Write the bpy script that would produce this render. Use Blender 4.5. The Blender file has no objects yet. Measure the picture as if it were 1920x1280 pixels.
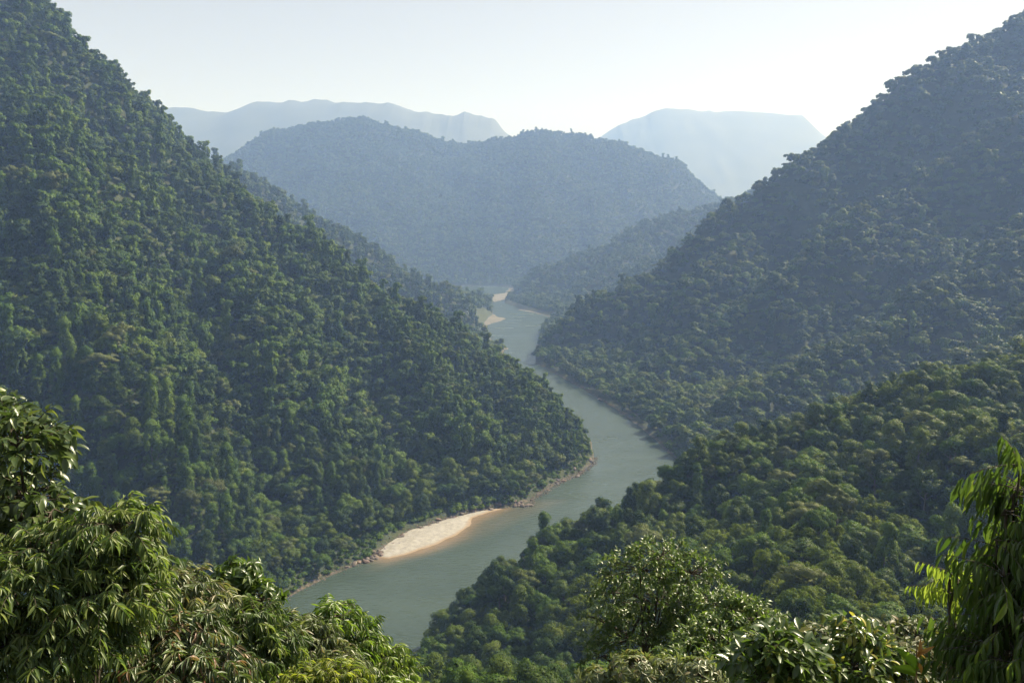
import bpy, math
import numpy as np
from mathutils import Matrix

sc = bpy.context.scene
# ------------------------------------------------------------------ camera
cam = bpy.data.objects.new('camera', bpy.data.cameras.new('camera'))
sc.collection.objects.link(cam)
cam.location = (0, 0, 210)
cam.rotation_euler = (math.radians(82), 0, 0)
cam.data.lens = 28.0
cam.data.sensor_width = 36
cam.data.clip_start = 0.05
cam.data.clip_end = 60000
sc.camera = cam
# ------------------------------------------------------------------ world, sun, exposure
SUN_EL, SUN_AZ = math.radians(43), math.radians(58)      # azimuth from +Y towards +X
world = bpy.data.worlds.new('World')
sc.world = world
world.use_nodes = True
nt = world.node_tree
bg = nt.nodes['Background']
sky = nt.nodes.new('ShaderNodeTexSky')
sky.sky_type = 'NISHITA'
sky.sun_disc = False
sky.sun_elevation = SUN_EL
sky.sun_rotation = SUN_AZ
sky.air_density = 1.0
sky.dust_density = 0.4
sky.ozone_density = 1.2
sky.altitude = 400
hsv = nt.nodes.new('ShaderNodeHueSaturation'); hsv.inputs['Saturation'].default_value = .06
nt.links.new(sky.outputs[0], hsv.inputs['Color'])
nt.links.new(hsv.outputs[0], bg.inputs[0])
bg.inputs[1].default_value = 0.050
sun = bpy.data.objects.new('sun', bpy.data.lights.new('sun', 'SUN'))
sc.collection.objects.link(sun)
sun.data.energy = 5.0
sun.data.angle = math.radians(0.5)
sun.data.color = (1.0, 0.94, 0.81)
sd = (math.sin(SUN_AZ) * math.cos(SUN_EL), math.cos(SUN_AZ) * math.cos(SUN_EL), math.sin(SUN_EL))
from mathutils import Vector
sun.rotation_euler = Vector(sd).to_track_quat('Z', 'Y').to_euler()
sun.location = (0, 0, 500)
sc.view_settings.view_transform = 'Standard'
sc.view_settings.look = 'None'
sc.view_settings.gamma = 1
sc.view_settings.use_curve_mapping = False
sc.view_settings.exposure = 1.08
sc.render.engine = 'CYCLES'
cy = sc.cycles
cy.max_bounces = 6
cy.diffuse_bounces = 2
cy.glossy_bounces = 2
cy.transmission_bounces = 3
cy.volume_bounces = 3
cy.transparent_max_bounces = 4
cy.use_denoising = True
cy.sample_clamp_indirect = 6.0
cy.caustics_reflective = False
cy.caustics_refractive = False

# ------------------------------------------------------------------ helpers
rng = np.random.default_rng(7)

def link(o, parent=None):
    sc.collection.objects.link(o)
    if parent is not None:
        o.parent = parent
    return o

def tag(o, label=None, cat=None, group=None, kind=None):
    if label: o['label'] = label
    if cat: o['category'] = cat
    if group: o['group'] = group
    if kind: o['kind'] = kind
    return o

def mesh_from(name, verts, faces, mat=None, smooth=False):
    """verts (n,3), faces (m,k) arrays -> mesh"""
    me = bpy.data.meshes.new(name)
    verts = np.asarray(verts, dtype=np.float32); faces = np.asarray(faces, dtype=np.int32)
    m, k = faces.shape
    me.vertices.add(len(verts)); me.vertices.foreach_set('co', verts.ravel())
    me.loops.add(m * k); me.loops.foreach_set('vertex_index', faces.ravel())
    me.polygons.add(m); me.polygons.foreach_set('loop_start', np.arange(m, dtype=np.int32) * k)
    try: me.polygons.foreach_set('loop_total', np.full(m, k, dtype=np.int32))
    except Exception: pass
    if smooth: me.polygons.foreach_set('use_smooth', np.ones(m, dtype=bool))
    me.update(calc_edges=True)
    if mat: me.materials.append(mat)
    return me

def hash2(ix, iy, s):
    a = (ix * 374761393 + iy * 668265263 + s * 1442695041) & 0xffffffff
    a = ((a ^ (a >> 13)) * 1274126177) & 0xffffffff
    return ((a ^ (a >> 16)) & 0xffff) / 65535.0

def vnoise(x, y, s):
    xi = np.floor(x).astype(np.int64); yi = np.floor(y).astype(np.int64)
    fx = x - xi; fy = y - yi
    fx = fx * fx * (3 - 2 * fx); fy = fy * fy * (3 - 2 * fy)
    a = hash2(xi, yi, s); b = hash2(xi + 1, yi, s); c = hash2(xi, yi + 1, s); d = hash2(xi + 1, yi + 1, s)
    return (a + (b - a) * fx) * (1 - fy) + (c + (d - c) * fx) * fy - 0.5

def seg_dist(x, y, a, b):
    dx, dy = b[0] - a[0], b[1] - a[1]
    t = np.clip(((x - a[0]) * dx + (y - a[1]) * dy) / (dx * dx + dy * dy + 1e-9), 0, 1)
    return np.hypot(x - a[0] - t * dx, y - a[1] - t * dy), t

def signed_dist(x, y, poly):
    """negative inside"""
    d = np.full(x.shape, 1e9); ins = np.zeros(x.shape, bool)
    for a, b in zip(poly, poly[1:] + poly[:1]):
        dd, _ = seg_dist(x, y, a, b); d = np.minimum(d, dd)
        c = (a[1] > y) != (b[1] > y)
        with np.errstate(divide='ignore', invalid='ignore'):
            xi = (b[0] - a[0]) * (y - a[1]) / (b[1] - a[1] + 1e-12) + a[0]
        ins ^= c & (x < xi)
    return np.where(ins, -d, d)

# ------------------------------------------------------------------ the lie of the land (metres, river level z = 0)
RIVER = [(-900, 330), (-420, 372), (-220, 388), (-138, 418), (-116, 457), (-90, 491), (-74, 532), (-43, 561), (-22, 576), (4, 586),
         (17, 604), (40, 644), (62, 672), (76, 710), (80, 770), (64, 860), (32, 950), (-12, 1100), (-18, 1250), (-14, 1393), (-35, 1494),
         (-52, 1612), (-62, 1750), (-52, 1900), (-46, 1971), (-54, 2150), (-58, 2290), (-110, 2420), (-225, 2560), (-500, 2620), (-1100, 2600),
         (-1100, 2960), (-500, 2985), (-220, 2992), (-71, 3000), (0, 2900), (10, 2600), (-16, 2396), (-23, 2307), (42, 2076), (85, 1946), (99, 1831),
         (57, 1612), (41, 1393), (37, 1250), (69, 1134), (108, 986), (138, 835), (150, 711), (146, 640), (128, 590), (95, 535), (60, 488),
         (25, 450), (-12, 420), (-40, 388), (-54, 345), (-110, 290), (-250, 235), (-450, 185), (-900, 150)]
SAND = [(-89, 492), (-80, 490), (-63, 501), (-48, 516), (-38, 530), (-31, 546), (-28, 562), (-17, 574), (-8, 581), (-12, 583), (-33, 573), (-43, 566), (-74, 540), (-88, 512)]
SPIT = [(-70, 1600), (-55, 1640), (-60, 1740), (-42, 1790), (-10, 1880), (-28, 1925), (-50, 1980), (-80, 1900), (-90, 1700)]
BEACHLET = [(-60, 1380), (-30, 1385), (-3, 1393), (-20, 1450), (-40, 1500), (-80, 1480)]
FLATS = [(-62, 2330), (-40, 2320), (-12, 2400), (4, 2520), (2, 2700), (8, 2850), (-10, 2900), (-20, 2700), (-60, 2600), (-150, 2560), (-280, 2610), (-280, 2585), (-150, 2530), (-95, 2470)]
STRIP = [(14, 2098), (50, 2030), (88, 1940), (110, 1900), (114, 1925), (95, 1970), (60, 2050), (24, 2112)]
# crest lines of the spurs, the slope of their sides, rounding
SPURS = {
 'left': [
   (.50, 16, [(56, 705, 14), (46, 740, 28), (24, 780, 42), (-14, 850, 56), (-40, 880, 68), (-160, 920, 126), (-264, 950, 202), (-356, 970, 245), (-432, 980, 322), (-520, 1000, 412), (-573, 1010, 458), (-700, 1050, 572), (-1000, 1150, 700)]),
   (.95, 10, [(-345, 935, 215), (-270, 790, 168), (-185, 640, 85), (-105, 530, 12)]),
   (.95, 10, [(-560, 970, 405), (-455, 790, 310), (-330, 610, 165), (-200, 470, 40)]),
   (.95, 10, [(-700, 1000, 500), (-640, 700, 370), (-470, 520, 200), (-290, 410, 40)]),
   (.95, 10, [(-160, 920, 112), (-90, 780, 80), (-30, 640, 22)])],
 'left_far': [(.55, 15, [(-44, 1650, 39), (-67, 1660, 49), (-148, 1700, 68), (-257, 1750, 117), (-382, 1800, 198), (-489, 1850, 259), (-661, 1900, 334), (-839, 1950, 437), (-1200, 2050, 520)]),
              (.5, 15, [(-200, 1760, 70), (-130, 1950, 40), (-80, 2150, 12)])],
 'right_far': [(.5, 18, [(-16, 2430, 8), (33, 2450, 52), (200, 2500, 116), (372, 2550, 195), (482, 2600, 229), (648, 2650, 268), (783, 2700, 313), (977, 2750, 360), (1500, 2900, 500)]),
               (.6, 18, [(482, 2600, 211), (330, 2330, 120), (150, 2130, 20)]),
               (.6, 18, [(783, 2700, 295), (520, 2250, 170), (200, 1950, 20)])],
 'right': [
   (.74, 14, [(45, 1330, 34), (90, 1340, 64), (172, 1350, 95), (247, 1370, 126), (316, 1400, 189), (415, 1430, 254), (516, 1460, 331), (621, 1490, 395), (727, 1520, 475), (837, 1550, 543), (982, 1600, 613), (1192, 1650, 726), (1600, 1750, 850)]),
   (.80, 12, [(982, 1600, 595), (844, 1350, 405), (612, 1250, 262), (415, 1150, 152), (248, 1080, 60), (160, 1000, 8)]),
   (.80, 12, [(1192, 1650, 708), (900, 1150, 330), (668, 1050, 220), (518, 980, 148), (390, 900, 88), (278, 830, 42), (180, 760, 8)]),
   (.80, 12, [(1100, 1000, 330), (760, 900, 190), (520, 800, 110), (330, 700, 50), (190, 640, 8)]),
   (.80, 10, [(516, 1460, 313), (330, 1270, 140), (160, 1150, 25)])],
 'near': [
   (.62, 8, [(-43, 340, 4), (-34, 355, 8), (-24, 378, 16), (11, 385, 43), (47, 395, 57), (86, 410, 75), (119, 420, 90), (154, 430, 94), (194, 440, 99), (242, 455, 110), (312, 480, 126), (401, 500, 154), (700, 620, 250), (1100, 700, 380)]),
   (.60, 6, [(0, 0, 206), (22, 60, 160), (58, 150, 112), (95, 215, 98), (130, 320, 94), (160, 400, 88)]),
   (.58, 8, [(300, 40, 235), (250, 200, 140), (202, 330, 116), (230, 440, 105)]),
   (.50, 6, [(41, 240, 58), (59, 350, 60)]),
   (.90, 1.0, [(0, -1.0, 208.3), (0, -10, 208.6)]),
   (.65, 8, [(0, -12, 208.6), (60, -60, 225), (300, 40, 235), (900, 300, 330)]),
   (.85, 3, [(0, -14, 208.6), (-60, -60, 214), (-400, -200, 300)])],
 'middle': [(.64, 60, [(-2600, 3900, 260), (-1656, 3800, 320), (-1353, 3900, 549), (-1200, 4000, 673), (-949, 4050, 723), (-747, 4100, 737), (-535, 4100, 685), (-295, 4100, 633), (-161, 4100, 615), (-26, 4050, 648), (157, 4000, 661), (365, 4000, 650), (620, 3950, 592), (767, 3900, 512), (861, 3850, 409), (941, 3800, 320), (1045, 3750, 195), (1300, 3700, 60)]),
            (.8, 25, [(-949, 4050, 700), (-760, 3700, 500), (-560, 3350, 250), (-420, 3080, 40)]),
            (.8, 25, [(-295, 4100, 610), (-240, 3700, 400), (-130, 3300, 160), (-60, 3080, 30)]),
            (.8, 25, [(-1353, 3900, 549), (-1200, 3500, 360), (-1000, 3100, 80)]),
            (.8, 25, [(365, 4000, 640), (380, 3600, 400), (330, 3200, 120)])],
 'far': [(.55, 60, [(-5200, 6800, 1100), (-3213, 6500, 1111), (-2850, 6500, 1160), (-2576, 6500, 1160), (-2281, 6500, 1139), (-2025, 6500, 1213), (-1687, 6500, 1225), (-1307, 6500, 1221), (-928, 6500, 1213), (-718, 6500, 1152), (-507, 6500, 1103), (-338, 6500, 1139), (-169, 6500, 1082), (-21, 6500, 954), (213, 6500, 717), (700, 6400, 300)]),
         (.55, 60, [(200, 8600, 500), (558, 8500, 819), (915, 8500, 1172), (1217, 8500, 1334), (1602, 8500, 1442), (1878, 8500, 1442), (2155, 8500, 1415), (2431, 8500, 1415), (2709, 8500, 1388), (2985, 8500, 1388), (3216, 8500, 1199), (3572, 8500, 819), (4600, 8300, 700)])],
}
SPUR_NAMES = list(SPURS)
LEFT_SIDE = [(-9000, 100)] + RIVER[:31] + [(-9000, 2600)]

def height(x, y, want_zone=False):
    x = np.asarray(x, float); y = np.asarray(y, float)
    tot = np.full(x.shape, 4.0); zone = np.where(y > 2750, 5, 4)
    zone = np.where((y > 1200) & (y <= 2750) , 2, zone)
    k = 5.0
    acc = np.exp(np.zeros(x.shape)); top = tot.copy()
    wx = x + 14 * vnoise(x / 90, y / 90, 5) + 12 * vnoise(x / 400, y / 400, 6)
    wy = y + 14 * vnoise(x / 90, y / 90, 8) + 12 * vnoise(x / 400, y / 400, 9)
    far = np.clip((np.hypot(x, y) - 60) / 500, 0, 1)
    wx = x + (wx - x) * far; wy = y + (wy - y) * far
    is_left = signed_dist(x, y, LEFT_SIDE) < 0
    for zi, nm in enumerate(SPUR_NAMES):
        ok = is_left if nm.startswith('left') else (y > 2750) if nm in ('middle', 'far') else ~is_left
        for s, w, pts in SPURS[nm]:
            num = np.zeros(x.shape); den = np.zeros(x.shape); dm = np.full(x.shape, 1e9)
            for a, b in zip(pts, pts[1:]):
                d, t = seg_dist(wx, wy, a, b)
                wgt = 1 / (d * d + 4) ** 3
                num += wgt * (a[2] + (b[2] - a[2]) * t); den += wgt; dm = np.minimum(dm, d)
            best = num / den - s * (np.sqrt(dm * dm + w * w) - w)
            best = np.where(ok, best, -1e3)
            zone = np.where(best > top, zi, zone)
            hi = np.maximum(top, best); lo = np.minimum(top, best)
            top = hi + k * np.exp(-(hi - lo) / k) * 0.35
    # gullies and lumps
    amp = np.clip((np.hypot(x, y) - 80) / 350, 0, 1)
    n = 30 * (np.abs(vnoise(x / 150, y / 150, 1)) * -2 + .30) + 14 * vnoise(x / 60, y / 60, 2) + 5 * vnoise(x / 22, y / 22, 3)
    big = np.clip((y - 2800) / 800, 0, 1)
    n = n + big * np.clip((640 - top) / 200, .22, 1) * (85 * (np.abs(vnoise(x / 330, y / 900, 11)) * -2 + .40) + 34 * vnoise(x / 110, y / 110, 12))
    n = n + np.clip((y - 800) / 400, 0, 1) * np.clip(x / 200, 0, 1) * (1 - big) * np.clip((1330 + .28 * x - y) / 200, 0, 1) * 62 * (np.abs(vnoise((x + y * .35) / 150, (y - x * .9) / 520, 15)) * -2 + .35)
    calm = np.where(is_left, 1, np.clip((y - 480) / 250, .30, 1))
    n = n * calm
    h = top + n * amp * np.clip((top - 2) / 60, 0.12, 1)
    r = signed_dist(x, y, RIVER) + 3 * vnoise(x / 17, y / 17, 4)
    bank = np.where(r > 0, np.where(r < 5, r * .55, 2.75 + (r - 5) * 1.0), np.maximum(r * .8, -6))
    h = np.minimum(h, bank + np.where(r > 0, 0, 0))
    h = np.where((r > 0) & (h < 1.2), np.minimum(bank, 1.2), h)
    if want_zone: return h, zone, r
    return h

# ------------------------------------------------------------------ materials
def new_mat(name):
    m = bpy.data.materials.new(name); m.use_nodes = True
    m.node_tree.nodes.clear()
    return m, m.node_tree.nodes, m.node_tree.links

def ramp(n, fac_out, links, stops):
    r = n.new('ShaderNodeValToRGB')
    el = r.color_ramp.elements
    while len(el) < len(stops): el.new(0.5)
    for e, (p, c) in zip(el, stops):
        e.position = p; e.color = (*c, 1)
    links.new(fac_out, r.inputs[0])
    return r.outputs[0]

def leaf_mat(name, stops, rough=.55, trans=.3, tboost=2.0, spec=.12, rnd_attr=False, noise_amt=.0):
    m, n, l = new_mat(name)
    out = n.new('ShaderNodeOutputMaterial')
    oi = n.new('ShaderNodeObjectInfo')
    fac = oi.outputs['Random']
    if rnd_attr:
        at = n.new('ShaderNodeAttribute'); at.attribute_name = 'rnd'
        ad = n.new('ShaderNodeMath'); ad.operation = 'ADD'
        l.new(fac, ad.inputs[0]); l.new(at.outputs['Fac'], ad.inputs[1])
        fr = n.new('ShaderNodeMath'); fr.operation = 'FRACT'; l.new(ad.outputs[0], fr.inputs[0])
        fac = fr.outputs[0]
    else:
        at = n.new('ShaderNodeAttribute'); at.attribute_name = 'clump'
        mx = n.new('ShaderNodeMath'); mx.operation = 'MULTIPLY_ADD'
        l.new(at.outputs['Fac'], mx.inputs[0]); mx.inputs[1].default_value = .35
        sc_ = n.new('ShaderNodeMath'); sc_.operation = 'MULTIPLY'; l.new(fac, sc_.inputs[0]); sc_.inputs[1].default_value = .65
        l.new(sc_.outputs[0], mx.inputs[2]); fac = mx.outputs[0]
    col = ramp(n, fac, l, stops)
    p = n.new('ShaderNodeBsdfPrincipled')
    l.new(col, p.inputs['Base Color']); p.inputs['Roughness'].default_value = rough
    p.inputs['Specular IOR Level'].default_value = spec
    if trans > 0:
        tr = n.new('ShaderNodeBsdfTranslucent')
        mul = n.new('ShaderNodeMix'); mul.data_type = 'RGBA'; mul.blend_type = 'MULTIPLY'; mul.inputs[0].default_value = 1
        l.new(col, mul.inputs[6]); mul.inputs[7].default_value = (tboost * 1.05, tboost * 1.15, tboost * .55, 1)
        l.new(mul.outputs[2], tr.inputs[0])
        ms = n.new('ShaderNodeMixShader'); ms.inputs[0].default_value = trans
        l.new(p.outputs[0], ms.inputs[1]); l.new(tr.outputs[0], ms.inputs[2])
        l.new(ms.outputs[0], out.inputs[0])
    else:
        l.new(p.outputs[0], out.inputs[0])
    return m

def plain_mat(name, c1, c2, scale=1.0, rough=.8, bump=.3, detail=6):
    m, n, l = new_mat(name)
    out = n.new('ShaderNodeOutputMaterial'); p = n.new('ShaderNodeBsdfPrincipled')
    tc = n.new('ShaderNodeTexCoord')
    no = n.new('ShaderNodeTexNoise'); no.inputs['Scale'].default_value = scale; no.inputs['Detail'].default_value = detail
    l.new(tc.outputs['Object'], no.inputs['Vector'])
    col = ramp(n, no.outputs[0], l, [(.32, c1), (.68, c2)])
    l.new(col, p.inputs['Base Color']); p.inputs['Roughness'].default_value = rough
    b = n.new('ShaderNodeBump'); b.inputs['Strength'].default_value = bump
    l.new(no.outputs[0], b.inputs['Height']); l.new(b.outputs[0], p.inputs['Normal'])
    l.new(p.outputs[0], out.inputs[0])
    return m

M = {}
M['dark'] = leaf_mat('foliage_dark', [(0, (0.020, 0.043, 0.006)), (.5, (0.035, 0.065, 0.011)), (1, (0.053, 0.085, 0.013))], trans=.14)
M['olive'] = leaf_mat('foliage_olive', [(0, (0.044, 0.075, 0.009)), (.5, (0.073, 0.108, 0.013)), (1, (0.110, 0.148, 0.020))], trans=.14)
M['green'] = leaf_mat('foliage_green', [(0, (0.037, 0.078, 0.008)), (.5, (0.065, 0.116, 0.012)), (1, (0.107, 0.156, 0.017))], trans=.14)
M['pale'] = leaf_mat('foliage_pale', [(0, (0.065, 0.092, 0.024)), (.5, (0.096, 0.121, 0.035)), (1, (0.139, 0.154, 0.054))], trans=.2)
M['brown'] = leaf_mat('foliage_brownish', [(0, (0.046, 0.062, 0.018)), (.6, (0.068, 0.085, 0.026)), (1, (0.089, 0.097, 0.035))], trans=.2)
M['bamboo'] = leaf_mat('foliage_bamboo', [(0, (0.067, 0.100, 0.010)), (.5, (0.099, 0.135, 0.013)), (1, (0.138, 0.161, 0.022))], trans=.28)
M['far'] = leaf_mat('foliage_far', [(0, (0.032, 0.066, 0.018)), (.4, (0.056, 0.097, 0.027)), (.8, (0.091, 0.126, 0.039)), (1, (0.135, 0.137, 0.068))], trans=.15)  # far canopy: some distance haze mixed into a paler, bluer leaf colour
M['bark'] = plain_mat('bark', (.10, .085, .065), (.22, .19, .15), 3, .9, .5)
M['bark_dark'] = plain_mat('bark_dark', (.035, .028, .02), (.09, .07, .05), 30, .9, .5)
M['rock'] = plain_mat('river_rock', (.060, .048, .042), (.19, .155, .135), .6, .75, .6)
M['rock_red'] = plain_mat('reddish_rock', (.10, .065, .055), (.22, .155, .13), .6, .75, .6)

# ground: forest floor above, bare earth and rock at the river's edge
m, n, l = new_mat('hillside'); M['ground'] = m
out = n.new('ShaderNodeOutputMaterial'); p = n.new('ShaderNodeBsdfPrincipled'); p.inputs['Roughness'].default_value = .95
geo = n.new('ShaderNodeNewGeometry')
sep = n.new('ShaderNodeSeparateXYZ'); l.new(geo.outputs['Position'], sep.inputs[0])
no = n.new('ShaderNodeTexNoise'); no.inputs['Scale'].default_value = .11; no.inputs['Detail'].default_value = 10
l.new(geo.outputs['Position'], no.inputs['Vector'])
floor_c = ramp(n, no.outputs[0], l, [(.3, (.022, .034, .014)), (.7, (.050, .062, .026))])
no2 = n.new('ShaderNodeTexNoise'); no2.inputs['Scale'].default_value = .5; no2.inputs['Detail'].default_value = 8
l.new(geo.outputs['Position'], no2.inputs['Vector'])
earth_c = ramp(n, no2.outputs[0], l, [(.3, (.040, .032, .025)), (.5, (.080, .065, .050)), (.72, (.14, .115, .09))])
ma = n.new('ShaderNodeMath'); ma.operation = 'MULTIPLY_ADD'; l.new(no2.outputs[0], ma.inputs[0]); ma.inputs[1].default_value = -7; l.new(sep.outputs[2], ma.inputs[2])
mr = n.new('ShaderNodeMapRange'); l.new(ma.outputs[0], mr.inputs[0]); mr.inputs[1].default_value = -3.3; mr.inputs[2].default_value = -1.7
mix = n.new('ShaderNodeMix'); mix.data_type = 'RGBA'
l.new(mr.outputs[0], mix.inputs[0]); l.new(earth_c, mix.inputs[6]); l.new(floor_c, mix.inputs[7])
l.new(mix.outputs[2], p.inputs['Base Color'])
b = n.new('ShaderNodeBump'); b.inputs['Strength'].default_value = .8; b.inputs['Distance'].default_value = 1.5
l.new(no2.outputs[0], b.inputs['Height']); l.new(b.outputs[0], p.inputs['Normal'])
l.new(p.outputs[0], out.inputs[0])

# water: murky green body, sky sheen, silt over the sand
m, n, l = new_mat('river_water'); M['water'] = m
out = n.new('ShaderNodeOutputMaterial'); p = n.new('ShaderNodeBsdfPrincipled')
geo = n.new('ShaderNodeNewGeometry')
mp = n.new('ShaderNodeMapping'); mp.inputs['Scale'].default_value = (.010, .022, 1); l.new(geo.outputs['Position'], mp.inputs[0])
no = n.new('ShaderNodeTexNoise'); no.inputs['Scale'].default_value = 1; no.inputs['Detail'].default_value = 6; l.new(mp.outputs[0], no.inputs['Vector'])
wc = ramp(n, no.outputs[0], l, [(.3, (.038, .058, .044)), (.7, (.052, .076, .060))])
at = n.new('ShaderNodeAttribute'); at.attribute_name = 'silt'
mix = n.new('ShaderNodeMix'); mix.data_type = 'RGBA'
l.new(at.outputs['Fac'], mix.inputs[0]); l.new(wc, mix.inputs[6]); mix.inputs[7].default_value = (.20, .145, .09, 1)
l.new(mix.outputs[2], p.inputs['Base Color'])
p.inputs['IOR'].default_value = 1.5
m3 = n.new('ShaderNodeMapping'); m3.inputs['Scale'].default_value = (.012, .03, 1); m3.inputs['Rotation'].default_value = (0, 0, .5); l.new(geo.outputs['Position'], m3.inputs[0])
n3 = n.new('ShaderNodeTexNoise'); n3.inputs['Scale'].default_value = 1; n3.inputs['Detail'].default_value = 4; l.new(m3.outputs[0], n3.inputs['Vector'])
rr = n.new('ShaderNodeMapRange'); l.new(n3.outputs[0], rr.inputs[0]); rr.inputs[1].default_value = .35; rr.inputs[2].default_value = .65; rr.inputs[3].default_value = .16; rr.inputs[4].default_value = .28
l.new(rr.outputs[0], p.inputs['Roughness'])
m2 = n.new('ShaderNodeMapping'); m2.inputs['Scale'].default_value = (.16, .42, 1); m2.inputs['Rotation'].default_value = (0, 0, .45); l.new(geo.outputs['Position'], m2.inputs[0])
n2 = n.new('ShaderNodeTexNoise'); n2.inputs['Scale'].default_value = 1; n2.inputs['Detail'].default_value = 5; l.new(m2.outputs[0], n2.inputs['Vector'])
b = n.new('ShaderNodeBump'); b.inputs['Distance'].default_value = 1.0
r3 = n.new('ShaderNodeMapRange'); l.new(n3.outputs[0], r3.inputs[0]); r3.inputs[1].default_value = .38; r3.inputs[2].default_value = .62; r3.inputs[3].default_value = .6; r3.inputs[4].default_value = .9
l.new(r3.outputs[0], b.inputs['Strength'])
l.new(n2.outputs[0], b.inputs['Height']); l.new(b.outputs[0], p.inputs['Normal'])
l.new(p.outputs[0], out.inputs[0])

# sand
m, n, l = new_mat('river_sand'); M['sand'] = m
out = n.new('ShaderNodeOutputMaterial'); p = n.new('ShaderNodeBsdfPrincipled'); p.inputs['Roughness'].default_value = .9
geo = n.new('ShaderNodeNewGeometry'); sep = n.new('ShaderNodeSeparateXYZ'); l.new(geo.outputs['Position'], sep.inputs[0])
no = n.new('ShaderNodeTexNoise'); no.inputs['Scale'].default_value = .35; no.inputs['Detail'].default_value = 9; l.new(geo.outputs['Position'], no.inputs['Vector'])
dry = ramp(n, no.outputs[0], l, [(.25, (.225, .21, .19)), (.5, (.30, .283, .26)), (.75, (.37, .35, .325))])
mr = n.new('ShaderNodeMapRange'); l.new(sep.outputs[2], mr.inputs[0]); mr.inputs[1].default_value = .08; mr.inputs[2].default_value = .42
mix = n.new('ShaderNodeMix'); mix.data_type = 'RGBA'; l.new(mr.outputs[0], mix.inputs[0]); mix.inputs[6].default_value = (.27, .195, .125, 1); l.new(dry, mix.inputs[7])
l.new(mix.outputs[2], p.inputs['Base Color'])
b = n.new('ShaderNodeBump'); b.inputs['Strength'].default_value = .35; b.inputs['Distance'].default_value = .4
l.new(no.outputs[0], b.inputs['Height']); l.new(b.outputs[0], p.inputs['Normal']); l.new(p.outputs[0], out.inputs[0])
M['sand_far'] = plain_mat('gravel_flat', (.09, .085, .068), (.17, .155, .13), .02, .9, .1)

# ------------------------------------------------------------------ terrain
def axis(segs):
    o = []
    for a, b, step in segs: o.append(np.arange(a, b, step))
    return np.concatenate(o + [np.array([segs[-1][1]])]).astype(float)
gx = axis([(-6600, -2800, 200), (-2800, -1400, 50), (-1400, -700, 16), (-700, 520, 7), (520, 1400, 12), (1400, 2200, 40), (2200, 6400, 160)])
gy = axis([(-480, -60, 30), (-60, 60, 6), (60, 800, 7), (800, 1800, 10), (1800, 3000, 14), (3000, 4400, 28), (4400, 9800, 120)])
GX, GY = np.meshgrid(gx, gy)
GZ, GR = None, None
_h, _z, _r = height(GX.ravel(), GY.ravel(), True)
GZ = _h.reshape(GX.shape)
nx, ny = len(gx), len(gy)
idx = np.arange(nx * ny).reshape(ny, nx)
quads = np.stack([idx[:-1, :-1], idx[:-1, 1:], idx[1:, 1:], idx[1:, :-1]], -1).reshape(-1, 4)
me = mesh_from('terrain', np.stack([GX.ravel(), GY.ravel(), _h], 1), quads, M['ground'], True)
me.materials.append(plain_mat('distant_forest_hazed', (.045, .056, .050), (.07, .082, .072), .004, .9, .0))  # far mountains: haze partly painted in, lighter and bluer than the hillside
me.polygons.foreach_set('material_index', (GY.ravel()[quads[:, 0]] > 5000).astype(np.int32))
tag(link(bpy.data.objects.new('terrain', me)), 'steep forest floor of the river valley and its mountains', kind='structure')

def ground_z(x, y):
    """bilinear lookup in the built terrain"""
    x = np.asarray(x, float); y = np.asarray(y, float)
    i = np.clip(np.searchsorted(gx, x) - 1, 0, nx - 2); j = np.clip(np.searchsorted(gy, y) - 1, 0, ny - 2)
    fx = (x - gx[i]) / (gx[i + 1] - gx[i]); fy = (y - gy[j]) / (gy[j + 1] - gy[j])
    return (GZ[j, i] * (1 - fx) + GZ[j, i + 1] * fx) * (1 - fy) + (GZ[j + 1, i] * (1 - fx) + GZ[j + 1, i + 1] * fx) * fy

# river surface
wx = axis([(-1150, -300, 40), (-300, 180, 5), (180, 260, 20)]); wy = axis([(120, 360, 20), (360, 800, 5), (800, 3100, 20)])
WX, WY = np.meshgrid(wx, wy); mx_, my_ = len(wx), len(wy)
ii = np.arange(mx_ * my_).reshape(my_, mx_)
wq = np.stack([ii[:-1, :-1], ii[:-1, 1:], ii[1:, 1:], ii[1:, :-1]], -1).reshape(-1, 4)
rsd = signed_dist(WX.ravel(), WY.ravel(), RIVER)
wq = wq[(rsd[wq] < 25).any(1)]
me = mesh_from('river', np.stack([WX.ravel(), WY.ravel(), np.zeros(WX.size)], 1), wq, M['water'], True)
sdv = signed_dist(WX.ravel(), WY.ravel(), SAND) + 5 * vnoise(WX.ravel() / 14, WY.ravel() / 14, 31)
low = signed_dist(WX.ravel(), WY.ravel(), [(-88, 470), (-30, 515), (6, 560), (40, 600), (10, 600), (-60, 560)])
silt = np.clip(1 - np.maximum(sdv, 0) / 13, 0, 1) ** 1.6 * .95 + np.clip(1 - np.maximum(low + 6, 0) / 12, 0, 1) * .22
a = me.attributes.new('silt', 'FLOAT', 'POINT'); a.data.foreach_set('value', np.clip(silt, 0, 1).astype(np.float32))
tag(link(bpy.data.objects.new('river', me)), 'calm green river winding between the forested hills', kind='structure')

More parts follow.
